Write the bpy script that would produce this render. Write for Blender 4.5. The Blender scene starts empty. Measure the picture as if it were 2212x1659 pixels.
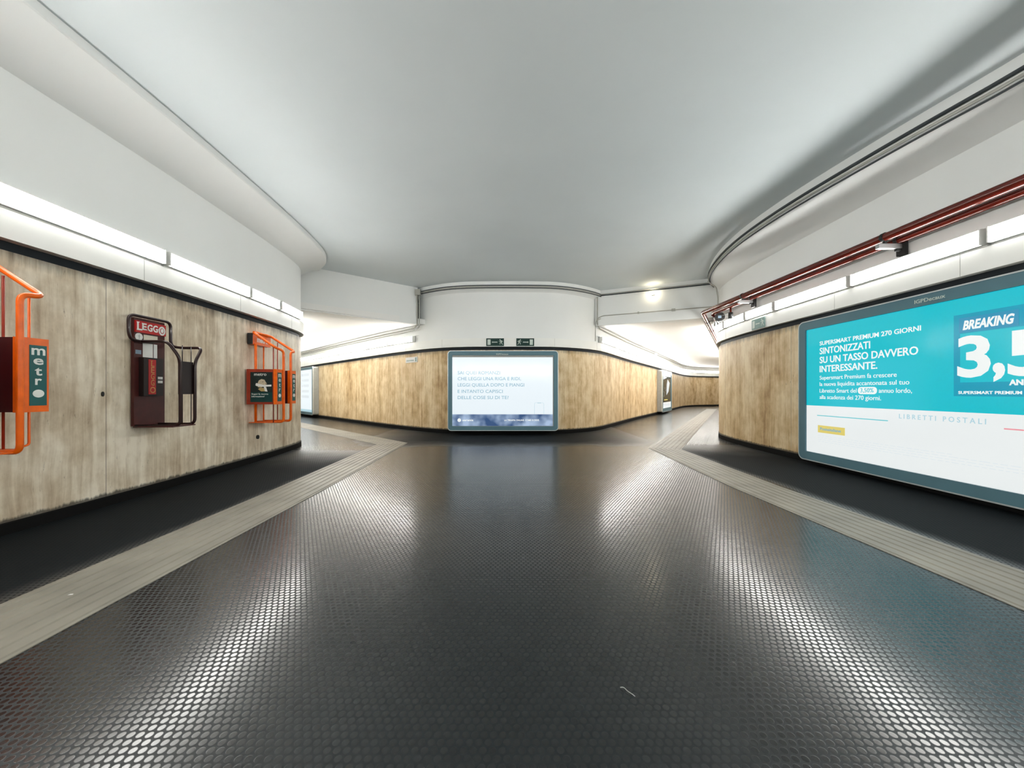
import bpy, math, random
from mathutils import Vector, Matrix
random.seed(7)
COL = bpy.context.scene.collection
H = 1.2            # eye height
CEIL = 4.28        # hall ceiling
LOWC = 3.22        # side passage ceiling

# ------------------------------------------------------------------ materials
MATS = {}
def srgb(r, g, b):
    f = lambda c: (c/255/12.92) if c/255 <= .04045 else ((c/255+.055)/1.055)**2.4
    return (f(r), f(g), f(b), 1)
def new_mat(name):
    m = bpy.data.materials.new(name); m.use_nodes = True
    nt = m.node_tree; b = nt.nodes['Principled BSDF']
    MATS[name] = m
    return m, nt, b
def simple(name, col, rough=.5, metal=0., emit=None, es=0., spec=.28, var=.06, vscale=9., coat=0.):
    """flat paint with faint procedural variation"""
    m, nt, b = new_mat(name)
    b.inputs['Roughness'].default_value = rough; b.inputs['Metallic'].default_value = metal
    b.inputs['Specular IOR Level'].default_value = spec
    b.inputs['Coat Weight'].default_value = coat
    if emit is not None:
        b.inputs['Emission Color'].default_value = emit; b.inputs['Emission Strength'].default_value = es
    tc = nt.nodes.new('ShaderNodeTexCoord'); n = nt.nodes.new('ShaderNodeTexNoise')
    n.inputs['Scale'].default_value = vscale; n.inputs['Detail'].default_value = 4
    nt.links.new(tc.outputs['Object'], n.inputs['Vector'])
    mix = nt.nodes.new('ShaderNodeMix'); mix.data_type = 'RGBA'
    lo = tuple(max(0, c*(1-var*2)) for c in col[:3])+(1,); hi = tuple(min(1, c*(1+var*2)) for c in col[:3])+(1,)
    mix.inputs[6].default_value = lo; mix.inputs[7].default_value = hi
    nt.links.new(n.outputs['Fac'], mix.inputs[0]); nt.links.new(mix.outputs[2], b.inputs['Base Color'])
    return m
def N(nt, t, **kw):
    n = nt.nodes.new(t)
    for k, v in kw.items(): setattr(n, k, v)
    return n
def mathn(nt, op, a, b=None, c=None):
    n = nt.nodes.new('ShaderNodeMath'); n.operation = op
    for i, v in enumerate((a, b, c)):
        if v is None: continue
        if isinstance(v, (int, float)): n.inputs[i].default_value = v
        else: nt.links.new(v, n.inputs[i])
    return n.outputs[0]

def plaster(name, col, rough=.75, bump=.02):
    m, nt, b = new_mat(name)
    tc = N(nt, 'ShaderNodeTexCoord'); n = N(nt, 'ShaderNodeTexNoise'); n.inputs['Scale'].default_value = .7; n.inputs['Detail'].default_value = 5
    nt.links.new(tc.outputs['Object'], n.inputs['Vector'])
    cr = N(nt, 'ShaderNodeValToRGB'); cr.color_ramp.elements[0].position = .3; cr.color_ramp.elements[1].position = .7
    cr.color_ramp.elements[0].color = tuple(c*.95 for c in col[:3])+(1,); cr.color_ramp.elements[1].color = col
    nt.links.new(n.outputs['Fac'], cr.inputs[0]); nt.links.new(cr.outputs[0], b.inputs['Base Color'])
    b.inputs['Roughness'].default_value = rough; b.inputs['Specular IOR Level'].default_value = .3
    n2 = N(nt, 'ShaderNodeTexNoise'); n2.inputs['Scale'].default_value = 60
    nt.links.new(tc.outputs['Object'], n2.inputs['Vector'])
    bp = N(nt, 'ShaderNodeBump'); bp.inputs['Strength'].default_value = bump
    nt.links.new(n2.outputs['Fac'], bp.inputs['Height']); nt.links.new(bp.outputs[0], b.inputs['Normal'])
    return m

def stone(name, dark, mid, light, seed, slab=2.45):
    """vein-cut travertine: grain runs up the slab. uses the UV map in metres (u along wall, v height)"""
    m, nt, b = new_mat(name); L = nt.links.new
    uv = N(nt, 'ShaderNodeUVMap'); uv.uv_map = 'UVMap'
    sep = N(nt, 'ShaderNodeSeparateXYZ'); L(uv.outputs[0], sep.inputs[0])
    U, V = sep.outputs[0], sep.outputs[1]
    def noise(sx, sy, off, det=4, rough=.55, warp=None):
        cx = N(nt, 'ShaderNodeCombineXYZ')
        u2 = mathn(nt, 'MULTIPLY', U, sx)
        if warp is not None: u2 = mathn(nt, 'ADD', u2, warp)
        L(u2, cx.inputs[0]); L(mathn(nt, 'MULTIPLY', V, sy), cx.inputs[1]); cx.inputs[2].default_value = off+seed
        n = N(nt, 'ShaderNodeTexNoise'); n.inputs['Scale'].default_value = 1; n.inputs['Detail'].default_value = det; n.inputs['Roughness'].default_value = rough
        L(cx.outputs[0], n.inputs['Vector']); return n.outputs['Fac']
    wav = mathn(nt, 'MULTIPLY', noise(1.5, 1.3, 9, 3), .5)
    broad = noise(1.6, .22, 1, 3, .5, wav)
    fine = noise(14, .45, 2, 6, .65, mathn(nt, 'MULTIPLY', wav, 3))
    blot = noise(3.2, 2.4, 3, 5, .6)
    t = mathn(nt, 'ADD', mathn(nt, 'MULTIPLY', broad, .5), mathn(nt, 'MULTIPLY', fine, .56))
    t = mathn(nt, 'ADD', t, mathn(nt, 'MULTIPLY', blot, .62))
    wn = N(nt, 'ShaderNodeTexWhiteNoise', noise_dimensions='1D'); L(mathn(nt, 'FLOOR', mathn(nt, 'DIVIDE', U, .27)), wn.inputs['W'])
    t = mathn(nt, 'ADD', t, mathn(nt, 'MULTIPLY', wn.outputs['Value'], .10))
    drip = noise(7, 1.6, 4, 5, .7)
    t = mathn(nt, 'ADD', t, mathn(nt, 'MULTIPLY', drip, .35))
    t = mathn(nt, 'SUBTRACT', t, .60)
    cr = N(nt, 'ShaderNodeValToRGB'); e = cr.color_ramp.elements
    e[0].position = .20; e[0].color = dark; e[1].position = .60; e[1].color = light
    x = e.new(.42); x.color = mid
    L(t, cr.inputs[0])
    # pores : little dark elongated pits
    pits = noise(34, 7, 5, 3, .6)
    pm = N(nt, 'ShaderNodeMapRange'); pm.inputs[1].default_value = .66; pm.inputs[2].default_value = .74; L(pits, pm.inputs[0])
    m1 = N(nt, 'ShaderNodeMix', data_type='RGBA'); L(mathn(nt, 'MULTIPLY', pm.outputs[0], .55), m1.inputs[0]); L(cr.outputs[0], m1.inputs[6])
    m1.inputs[7].default_value = tuple(c*.35 for c in dark[:3])+(1,)
    # slab joints
    fr = mathn(nt, 'FRACT', mathn(nt, 'DIVIDE', mathn(nt, 'ADD', U, .37), slab))
    j = mathn(nt, 'LESS_THAN', fr, .0035)
    m2 = N(nt, 'ShaderNodeMix', data_type='RGBA'); L(mathn(nt, 'MULTIPLY', j, .55), m2.inputs[0]); L(m1.outputs[2], m2.inputs[6])
    m2.inputs[7].default_value = (.03, .025, .02, 1)
    # grime lapping up from the skirting and hanging from the top joint
    g1 = mathn(nt, 'SUBTRACT', mathn(nt, 'MULTIPLY', noise(22, 3, 7, 5, .7), .085), mathn(nt, 'SUBTRACT', V, .10))
    gm = N(nt, 'ShaderNodeMapRange'); gm.inputs[1].default_value = 0; gm.inputs[2].default_value = .025; L(g1, gm.inputs[0])
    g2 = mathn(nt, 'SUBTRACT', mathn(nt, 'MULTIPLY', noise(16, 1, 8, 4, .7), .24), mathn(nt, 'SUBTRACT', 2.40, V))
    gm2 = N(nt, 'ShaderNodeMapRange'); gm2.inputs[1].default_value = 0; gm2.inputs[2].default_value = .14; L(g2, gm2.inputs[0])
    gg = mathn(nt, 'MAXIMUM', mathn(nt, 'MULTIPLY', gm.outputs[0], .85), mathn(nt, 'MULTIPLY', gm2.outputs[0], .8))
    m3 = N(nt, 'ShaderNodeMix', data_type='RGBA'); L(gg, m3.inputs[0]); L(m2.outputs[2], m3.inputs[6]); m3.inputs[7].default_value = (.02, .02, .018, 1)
    L(m3.outputs[2], b.inputs['Base Color'])
    b.inputs['Roughness'].default_value = .55; b.inputs['Specular IOR Level'].default_value = .35
    bp = N(nt, 'ShaderNodeBump'); bp.inputs['Strength'].default_value = .25; bp.inputs['Distance'].default_value = .01
    L(mathn(nt, 'SUBTRACT', fine, mathn(nt, 'MULTIPLY', pm.outputs[0], .6)), bp.inputs['Height']); L(bp.outputs[0], b.inputs['Normal'])
    return m

def stud_floor(name):
    m, nt, b = new_mat(name); L = nt.links.new
    tc = N(nt, 'ShaderNodeTexCoord'); sep = N(nt, 'ShaderNodeSeparateXYZ'); L(tc.outputs['Object'], sep.inputs[0])
    a = .0325; s3 = math.sqrt(3)
    px = mathn(nt, 'DIVIDE', sep.outputs[0], a); py = mathn(nt, 'DIVIDE', sep.outputs[1], a*s3)
    def cell(ox, oy):
        fx = mathn(nt, 'SUBTRACT', mathn(nt, 'FRACT', mathn(nt, 'ADD', px, 100.5+ox)), .5)
        fy = mathn(nt, 'MULTIPLY', mathn(nt, 'SUBTRACT', mathn(nt, 'FRACT', mathn(nt, 'ADD', py, 100.5+oy)), .5), s3)
        return mathn(nt, 'SQRT', mathn(nt, 'ADD', mathn(nt, 'MULTIPLY', fx, fx), mathn(nt, 'MULTIPLY', fy, fy)))
    d = mathn(nt, 'MINIMUM', cell(0, 0), cell(.5, .5))
    mr = N(nt, 'ShaderNodeMapRange'); mr.interpolation_type = 'SMOOTHSTEP'
    mr.inputs[1].default_value = .42; mr.inputs[2].default_value = .33; L(d, mr.inputs[0])
    top = mr.outputs[0]
    # scuffs and dust at two scales
    n1 = N(nt, 'ShaderNodeTexNoise'); n1.inputs['Scale'].default_value = .8; n1.inputs['Detail'].default_value = 6; n1.inputs['Roughness'].default_value = .6
    n2 = N(nt, 'ShaderNodeTexNoise'); n2.inputs['Scale'].default_value = 7; n2.inputs['Detail'].default_value = 5
    L(tc.outputs['Object'], n1.inputs['Vector']); L(tc.outputs['Object'], n2.inputs['Vector'])
    c = N(nt, 'ShaderNodeMix', data_type='RGBA'); L(top, c.inputs[0]); c.inputs[6].default_value = (.009, .013, .015, 1); c.inputs[7].default_value = (.0035, .0045, .0055, 1)
    dust = N(nt, 'ShaderNodeMix', data_type='RGBA'); L(mathn(nt, 'MULTIPLY', n2.outputs['Fac'], .07), dust.inputs[0]); L(c.outputs[2], dust.inputs[6]); dust.inputs[7].default_value = (.05, .048, .045, 1)
    # specks of litter
    v = N(nt, 'ShaderNodeTexVoronoi'); v.inputs['Scale'].default_value = 2.2; L(tc.outputs['Object'], v.inputs['Vector'])
    sp = mathn(nt, 'LESS_THAN', v.outputs['Distance'], .006)
    spm = N(nt, 'ShaderNodeMix', data_type='RGBA'); L(mathn(nt, 'MULTIPLY', sp, .6), spm.inputs[0]); L(dust.outputs[2], spm.inputs[6]); spm.inputs[7].default_value = (.4, .39, .36, 1)
    L(spm.outputs[2], b.inputs['Base Color'])
    r = mathn(nt, 'ADD', mathn(nt, 'MULTIPLY', mathn(nt, 'SUBTRACT', 1, top), .25), mathn(nt, 'ADD', .13, mathn(nt, 'MULTIPLY', n1.outputs['Fac'], .12)))
    # untrodden margins along the walls are dull and black, the walked middle is polished
    def ss(x, a, b_):
        q = N(nt, 'ShaderNodeMapRange'); q.interpolation_type = 'SMOOTHSTEP'; q.inputs[1].default_value = a; q.inputs[2].default_value = b_; L(x, q.inputs[0]); return q.outputs[0]
    wob = mathn(nt, 'MULTIPLY', mathn(nt, 'SUBTRACT', n1.outputs['Fac'], .5), 1.2)
    X = mathn(nt, 'ADD', sep.outputs[0], mathn(nt, 'MULTIPLY', wob, .25)); Y = mathn(nt, 'ADD', sep.outputs[1], wob)
    mL = mathn(nt, 'MULTIPLY', ss(X, -2.8, -3.05), ss(Y, 8.2, 5.6)); mR = mathn(nt, 'MULTIPLY', ss(X, 3.35, 3.6), ss(Y, 8.8, 6.6))
    mC = mathn(nt, 'MULTIPLY', ss(Y, 7.8, 9.0), ss(mathn(nt, 'ABSOLUTE', mathn(nt, 'ADD', X, .2)), 4.2, 1.6))
    mk = mathn(nt, 'MAXIMUM', mC, mathn(nt, 'MAXIMUM', mL, mR))
    r = mathn(nt, 'ADD', mathn(nt, 'MULTIPLY', r, mathn(nt, 'SUBTRACT', 1, mk)), mathn(nt, 'MULTIPLY', mk, .75))
    L(r, b.inputs['Roughness'])
    L(mathn(nt, 'MULTIPLY', mathn(nt, 'ADD', .24, mathn(nt, 'MULTIPLY', top, .50)), mathn(nt, 'SUBTRACT', 1, mathn(nt, 'MULTIPLY', mk, .85))), b.inputs['Specular IOR Level'])
    bp = N(nt, 'ShaderNodeBump'); bp.inputs['Strength'].default_value = .16; bp.inputs['Distance'].default_value = .0012
    L(top, bp.inputs['Height']); L(bp.outputs[0], b.inputs['Normal'])
    return m

WHITE = plaster('white_plaster', (.86, .88, .87, 1))
CEILM = plaster('ceiling_plaster', (.73, .79, .81, 1))
LOWM = plaster('passage_ceiling_plaster', (.88, .88, .86, 1))
FASC = simple('white_enamel_panel', (.86, .87, .84, 1), .45, var=.02, vscale=2)
STONE_L = stone('travertine_grey', srgb(154, 132, 106), srgb(204, 190, 166), srgb(236, 227, 208), 3)
STONE_R = stone('travertine_honey', srgb(148, 114, 72), srgb(204, 177, 134), srgb(230, 211, 176), 21)
FLOOR = stud_floor('studded_black_rubber')
BLACK = simple('black_skirting_rubber', (.006, .006, .006, 1), .75, spec=.1)
GAP = simple('dark_joint_metal', (.012, .016, .020, 1), .6, spec=.15)
LAMP = simple('lamp_diffuser', (.9, .9, .9, 1), .4, emit=(1.0, .985, .95, 1), es=44)
GREYP = simple('grey_painted_steel', (.35, .36, .34, 1), .45)
CABLE = simple('dark_grey_cable', (.05, .06, .065, 1), .5)
PVC = simple('pale_grey_conduit', (.42, .42, .38, 1), .45)
GALV = simple('galvanised_steel', (.45, .46, .46, 1), .35, metal=.8)
REDP = simple('dark_red_gloss_paint', (.10, .009, .004, 1), .2, spec=.5, coat=.1, var=.1)
DARKM = simple('dark_iron', (.02, .02, .02, 1), .5)
TACT = simple('tactile_grey_rubber', (.22, .205, .17, 1), .42, var=.22, vscale=2.5)
ORANGE = simple('orange_lacquer', (.78, .125, .003, 1), .32, spec=.35, var=.14, vscale=14)
REDOR = simple('faded_red_lacquer', (.28, .030, .012, 1), .4, var=.15, vscale=14)
MAROON = simple('maroon_lacquer', (.050, .003, .006, 1), .45, var=.1)
RUSTY = simple('scuffed_maroon_lacquer', (.055, .011, .010, 1), .42, var=.4, vscale=7)
TUBEM = simple('dark_brown_tube_lacquer', (.016, .004, .004, 1), .3, coat=.15)
INK = simple('black_brown_box_lacquer', (.012, .006, .006, 1), .45)
TEAL = simple('teal_label', srgb(10, 84, 84), .4)
POSTER_D = simple('dark_poster_print', srgb(22, 36, 36), .35, var=.3, vscale=12)
POSTER_T = simple('deep_teal_print', srgb(14, 58, 58), .35, var=.15)
LETW = simple('white_print', (.75, .77, .74, 1), .5)
RED = simple('red_label', (.42, .012, .012, 1), .4)
GOLD = simple('gold_print', (.55, .25, .08, 1), .5)
PAPER = simple('cream_paper', (.66, .62, .52, 1), .7)
PAPERW = simple('white_paper', (.72, .72, .70, 1), .7)
BLUEG = simple('blue_grey_sticker', (.22, .30, .38, 1), .5)
BEIGE = simple('beige_fur_print', (.50, .42, .30, 1), .6, var=.2, vscale=20)
TAN = simple('tan_print', (.42, .30, .12, 1), .6)
GREEN = simple('dark_green_sign', srgb(8, 50, 44), .35)
GREENF = simple('faded_green_sign', srgb(116, 146, 140), .45)
SIGNW = simple('sign_white', srgb(200, 212, 204), .45)
FRAMEM = simple('blue_grey_frame', srgb(88, 122, 134), .35, metal=0, var=.06, vscale=3)
RIM = simple('silver_edge', (.62, .66, .66, 1), .3, metal=.5)
def screen(name, col, es, base=.03):
    return simple(name, tuple(c*.12+.01 for c in col[:3])+(1,), .12, emit=col, es=es, spec=.5, var=.02)
S_WHITE = screen('backlit_white', (.80, .88, .93, 1), .94)
S_WHITE2 = screen('backlit_paper_white', (.84, .88, .88, 1), .9)
S_CYAN = screen('backlit_turquoise', (.0, .44, .53, 1), 1.08)
S_BLUE = screen('backlit_mid_blue', (.0, .30, .45, 1), 1.0)
S_BLUE2 = screen('backlit_banner_blue', (.02, .26, .44, 1), 1.0)
S_LET = screen('backlit_letter_white', (.84, .88, .87, 1), .95)
S_PALE = screen('backlit_pale_blue_ink', (.42, .62, .70, 1), .95)
S_INK = screen('backlit_blue_ink', (.20, .42, .55, 1), .9)
S_LINE = screen('backlit_cyan_line', (.12, .56, .62, 1), .95)
S_PINK = screen('backlit_red_line', (.80, .30, .34, 1), .95)
S_YEL = screen('backlit_yellow', (.72, .60, .16, 1), .95)
S_MIST = screen('backlit_faint_print', (.72, .79, .83, 1), .92)
def screen_navy():
    m, nt, b = new_mat('backlit_cloudy_navy'); L = nt.links.new
    tc = N(nt, 'ShaderNodeTexCoord'); n = N(nt, 'ShaderNodeTexNoise'); n.inputs['Scale'].default_value = 2.6; n.inputs['Detail'].default_value = 2
    L(tc.outputs['Object'], n.inputs['Vector'])
    cr = N(nt, 'ShaderNodeValToRGB'); e = cr.color_ramp.elements
    e[0].position = .38; e[0].color = (.02, .07, .20, 1); e[1].position = .68; e[1].color = (.42, .55, .75, 1)
    L(n.outputs['Fac'], cr.inputs[0]); L(cr.outputs[0], b.inputs['Emission Color']); b.inputs['Emission Strength'].default_value = .9
    b.inputs['Base Color'].default_value = (.02, .03, .05, 1); b.inputs['Roughness'].default_value = .12
    return m
S_NAVY = screen_navy()
S_DARKP = screen('backlit_dark_picture', (.012, .020, .016, 1), .9)
WARM = simple('warm_bulb', (.9, .9, .9, 1), .4, emit=(1, .86, .62, 1), es=60)

# ------------------------------------------------------------------ mesh helpers
def link_mesh(name, verts, faces, mat, parent=None, uvs=None, smooth=False, loc=None):
    me = bpy.data.meshes.new(name); me.from_pydata([tuple(v) for v in verts], [], faces)
    if uvs is not None:
        ul = me.uv_layers.new(name='UVMap')
        for lp in me.loops: ul.data[lp.index].uv = uvs[lp.vertex_index]
    me.materials.append(mat)
    if smooth:
        for p in me.polygons: p.use_smooth = True
    me.update()
    o = bpy.data.objects.new(name, me); COL.objects.link(o)
    if parent is not None:
        o.parent = parent; o.matrix_parent_inverse = parent.matrix_world.inverted() if False else Matrix()
    return o
def tag(o, label=None, cat=None, group=None, kind=None):
    if label: o['label'] = label
    if cat: o['category'] = cat
    if group: o['group'] = group
    if kind: o['kind'] = kind
    return o
def empty(name, loc, label, cat, group=None, kind=None):
    o = bpy.data.objects.new(name, None); o.empty_display_size = .1; COL.objects.link(o)
    o.location = loc
    return tag(o, label, cat, group, kind)

class MB:
    def __init__(s, org=(0, 0, 0)): s.v = []; s.f = []; s.o = Vector(org)
    def add(s, vs, fs):
        k = len(s.v); s.v += [Vector(v)-s.o for v in vs]; s.f += [tuple(i+k for i in f) for f in fs]
    def box(s, c, sx, sy, sz, ax=None):
        ax = ax or (Vector((1, 0, 0)), Vector((0, 1, 0)), Vector((0, 0, 1)))
        c = Vector(c); vs = []
        for k in (-1, 1):
            for i, j in ((-1, -1), (1, -1), (1, 1), (-1, 1)):
                vs.append(c+ax[0]*(i*sx/2)+ax[1]*(j*sy/2)+ax[2]*(k*sz/2))
        s.add(vs, [(3, 2, 1, 0), (4, 5, 6, 7), (0, 1, 5, 4), (1, 2, 6, 5), (2, 3, 7, 6), (3, 0, 4, 7)])
    def loft(s, rows, close=False, caps=False):
        n = len(rows[0]); k0 = 0; vs = [p for r in rows for p in r]; fs = []
        R = len(rows)
        for i in range(R-(0 if close else 1)):
            for j in range(n-1):
                a = i*n+j; b_ = ((i+1) % R)*n+j
                fs.append((a, b_, b_+1, a+1))
        if caps:
            fs.append(tuple(i*n for i in range(R))[::-1]); fs.append(tuple(i*n+n-1 for i in range(R)))
        s.add(vs, fs)
    def tube(s, pts, r, seg=10, bend=0., closed=False):
        pts = [Vector(p) for p in pts]
        if bend > 0: pts = round_poly(pts, bend)
        rings = []; up = None
        for i, p in enumerate(pts):
            if i == 0: d = pts[1]-p
            elif i == len(pts)-1: d = p-pts[i-1]
            else: d = (pts[i+1]-p).normalized()+(p-pts[i-1]).normalized()
            d.normalize()
            if up is None:
                up = Vector((0, 0, 1)) if abs(d.z) < .9 else Vector((1, 0, 0))
            a = d.cross(up)
            if a.length < 1e-4: a = d.cross(Vector((1, .3, 0)))
            a.normalize(); up = a.cross(d).normalized()
            rings.append([p+(a*math.cos(t)+up*math.sin(t))*r for t in [2*math.pi*q/seg for q in range(seg)]])
        vs = [v for g in rings for v in g]; fs = []
        for i in range(len(rings)-1):
            for q in range(seg):
                a = i*seg+q; b_ = i*seg+(q+1) % seg
                fs.append((a, b_, b_+seg, a+seg))
        fs.append(tuple(range(seg))[::-1]); fs.append(tuple((len(rings)-1)*seg+q for q in range(seg)))
        s.add(vs, fs)
    def disc(s, c, r, ax, th=.01, seg=28, r2=None):
        """solid disc in plane ax[0],ax[2]; thickness along ax[1]"""
        c = Vector(c); A = []; B = []
        for q in range(seg):
            t = 2*math.pi*q/seg; d = ax[0]*math.cos(t)*r+ax[2]*math.sin(t)*(r2 or r)
            A.append(c+d-ax[1]*th/2); B.append(c+d+ax[1]*th/2)
        fs = [tuple(range(seg)), tuple(range(seg, 2*seg))[::-1]]
        for q in range(seg):
            n = (q+1) % seg; fs.append((q, q+seg, n+seg, n))
        s.add(A+B, fs)
    def poly(s, pts, ax, org, th=.002):
        """flat outline (u,v) in plane ax[0],ax[2] extruded along ax[1]"""
        org = Vector(org); n = len(pts)
        A = [org+ax[0]*u+ax[2]*v for u, v in pts]; B = [p+ax[1]*th for p in A]
        fs = [tuple(range(n)), tuple(range(n, 2*n))[::-1]]+[(q, q+n, (q+1) % n+n, (q+1) % n) for q in range(n)]
        s.add(A+B, fs)
    def text(s, body, org, ax, size, off=.0, shear=0., width=None, align='LEFT', th=.0015, sx=1.):
        cu = bpy.data.curves.new('lettering_source', 'FONT'); cu.body = body; cu.size = size; cu.offset = off; cu.shear = shear
        cu.extrude = th; cu.align_x = align; cu.resolution_u = 3
        ob = bpy.data.objects.new('lettering_source', cu); COL.objects.link(ob)
        dg = bpy.context.evaluated_depsgraph_get(); dg.update()
        me = bpy.data.meshes.new_from_object(ob.evaluated_get(dg))
        xs = [v.co.x for v in me.vertices] or [0, 1]
        w = max(xs)-min(xs); k = (width/w if width else 1)*sx; x0 = min(xs) if align == 'LEFT' else 0
        org = Vector(org)
        vs = [org+ax[0]*((v.co.x-x0)*k)+ax[2]*v.co.y+ax[1]*(v.co.z) for v in me.vertices]
        s.add(vs, [tuple(p.vertices) for p in me.polygons])
        bpy.data.objects.remove(ob); bpy.data.curves.remove(cu); bpy.data.meshes.remove(me)
    def build(s, name, mat, parent=None, smooth=False):
        # recalc normals
        import bmesh
        me = bpy.data.meshes.new(name); me.from_pydata([tuple(v) for v in s.v], [], s.f)
        bm = bmesh.new(); bm.from_mesh(me); bmesh.ops.recalc_face_normals(bm, faces=bm.faces); bm.to_mesh(me); bm.free()
        me.materials.append(mat)
        if smooth:
            for p in me.polygons: p.use_smooth = len(p.vertices) == 4
        o = bpy.data.objects.new(name, me); COL.objects.link(o)
        if parent is not None: o.parent = parent
        else: o.location = s.o
        return o

def round_poly(pts, rad, k=5):
    out = [pts[0]]
    for i in range(1, len(pts)-1):
        p, a, b = pts[i], pts[i-1], pts[i+1]
        da = (a-p); db = (b-p); ra = min(rad, da.length*.45); rb = min(rad, db.length*.45)
        A = p+da.normalized()*ra; B = p+db.normalized()*rb
        for q in range(k+1):
            t = q/k; out.append(A*(1-t)**2+p*2*t*(1-t)+B*t*t)
    out.append(pts[-1]); return out

# plan paths: the room is always on the right-hand side of the walking direction
def smooth_path(pts, it=2, keep=True):
    pts = [Vector((p[0], p[1], 0)) for p in pts]
    for _ in range(it):
        q = [pts[0]]
        for a, b in zip(pts, pts[1:]):
            q += [a*.75+b*.25, a*.25+b*.75]
        q.append(pts[-1]); pts = q
    return pts
def offset_path(path, n):
    out = []
    for i, p in enumerate(path):
        if i == 0: d = path[1]-p; m = 1
        elif i == len(path)-1: d = p-path[i-1]; m = 1
        else:
            d1 = (p-path[i-1]).normalized(); d2 = (path[i+1]-p).normalized(); d = d1+d2; d.normalize()
            m = 1/max(.3, d.dot(d1))
        d.normalize(); nr = Vector((d.y, -d.x, 0))
        out.append(p+nr*(n*m))
    return out
def arclen(path):
    s = [0]
    for a, b in zip(path, path[1:]): s.append(s[-1]+(b-a).length)
    return s
def at_s(path, s):
    L_ = arclen(path)
    for i in range(len(path)-1):
        if s <= L_[i+1] or i == len(path)-2:
            t = (s-L_[i])/max(1e-9, L_[i+1]-L_[i]); p = path[i].lerp(path[i+1], t); d = (path[i+1]-path[i]).normalized()
            return p, d
def sub_path(path, s0, s1):
    L_ = arclen(path); out = [at_s(path, s0)[0]]
    out += [p for p, l in zip(path, L_) if s0+1e-3 < l < s1-1e-3]
    out.append(at_s(path, s1)[0]); return out
def sweep(name, path, prof, mat, parent=None, smooth=False, s_off=0.):
    """closed profile [(n,z)...] carried along the plan path, UV in metres"""
    rows = []; Ls = arclen(path); verts = []; uvs = []; faces = []
    P = prof+[prof[0]]; v = 0
    for k, (n, z) in enumerate(P):
        op = offset_path(path, n)
        for i, q in enumerate(op):
            verts.append((q.x, q.y, z)); uvs.append((Ls[i]+s_off, z))
    n = len(path)
    for k in range(len(P)-1):
        for i in range(n-1):
            a = k*n+i; b_ = (k+1)*n+i
            faces.append((a, a+1, b_+1, b_))
    faces.append(tuple(k*n for k in range(len(P)-1))); faces.append(tuple(k*n+n-1 for k in range(len(P)-1))[::-1])
    o = link_mesh(name, verts, faces, mat, parent, uvs, smooth)
    import bmesh
    bm = bmesh.new(); bm.from_mesh(o.data); bmesh.ops.remove_doubles(bm, verts=bm.verts, dist=1e-5); bmesh.ops.recalc_face_normals(bm, faces=bm.faces); bm.to_mesh(o.data); bm.free()
    if smooth:
        for p in o.data.polygons: p.use_smooth = True
        o.data.set_sharp_from_angle(angle=math.radians(28))
    return o
def struct(o, label, cat): return tag(o, label, cat, kind='structure')
def axes(d):
    """d: wall direction (room on right). returns along, out-of-wall, up"""
    d = Vector((d[0], d[1], 0)).normalized()
    return (d, Vector((d.y, -d.x, 0)), Vector((0, 0, 1)))

# ------------------------------------------------------------------ plan
PL = smooth_path([(-4.25, -8), (-4.25, 2), (-4.25, 4), (-4.32, 5.4), (-4.40, 6.6), (-4.50, 7.5), (-4.62, 8.1), (-4.86, 8.52), (-5.4, 9.05), (-8, 11.6), (-17, 20.6)], 2)
PC = smooth_path([(-15.5, 23.7), (-9, 17.2), (-5.6, 13.85), (-4.06, 12.35), (-2.9, 11.35), (-2.35, 10.95), (-1.75, 10.64), (-1.0, 10.5), (.75, 10.5), (1.35, 10.6), (1.95, 10.88), (2.55, 11.35), (3.05, 12.05),
                  (4.75, 15), (7.1, 18.7), (9.9, 23.2), (12.2, 27), (13.6, 29.0), (15.2, 30.4), (18, 31.2), (27, 33)], 2)
PR = smooth_path([(27, 29), (17.5, 27.2), (15, 25), (9.8, 16.6), (6.05, 10.75), (5.42, 9.75), (5.22, 9.0), (5.12, 8.2), (5.06, 7.4), (5.04, 6), (5.0, 3.5), (5.0, -8)], 2)

# floor and ceilings -------------------------------------------------
fl = MB(); fl.box((4, 12, -.1), 48, 48, .2); o = fl.build('floor', FLOOR); struct(o, 'black studded rubber floor of the underground hall', 'floor')
c = MB(); c.box((.4, 2.2, CEIL+.1), 13.4, 21.4, .2); o = c.build('ceiling', CEILM); struct(o, 'smooth pale grey plaster ceiling of the hall', 'ceiling')
def slab(name, pts, z0, z1, mat, label, cat):
    n = len(pts); vs = [(x, y, z0) for x, y in pts]+[(x, y, z1) for x, y in pts]
    fs = [tuple(range(n)), tuple(range(n, 2*n))]+[(i, (i+1) % n, (i+1) % n+n, i+n) for i in range(n)]
    m = MB(); m.add(vs, fs); o = m.build(name, mat); struct(o, label, cat); return o
slab('ceiling_passage_left', [(-5.35, 8.75), (-2.55, 11.2), (-5.2, 14.2), (-15.3, 24.3), (-18, 21)], LOWC, LOWC+.15, LOWM, 'low white ceiling of the left passage beyond the beam', 'ceiling')
slab('ceiling_passage_right', [(2.3, 11.5), (5.45, 10.05), (6.3, 10.2), (18, 26.8), (28, 28.6), (28, 34), (13, 30.8)], LOWC, LOWC+.15, LOWM, 'low white ceiling of the right passage beyond the beam', 'ceiling')

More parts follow.
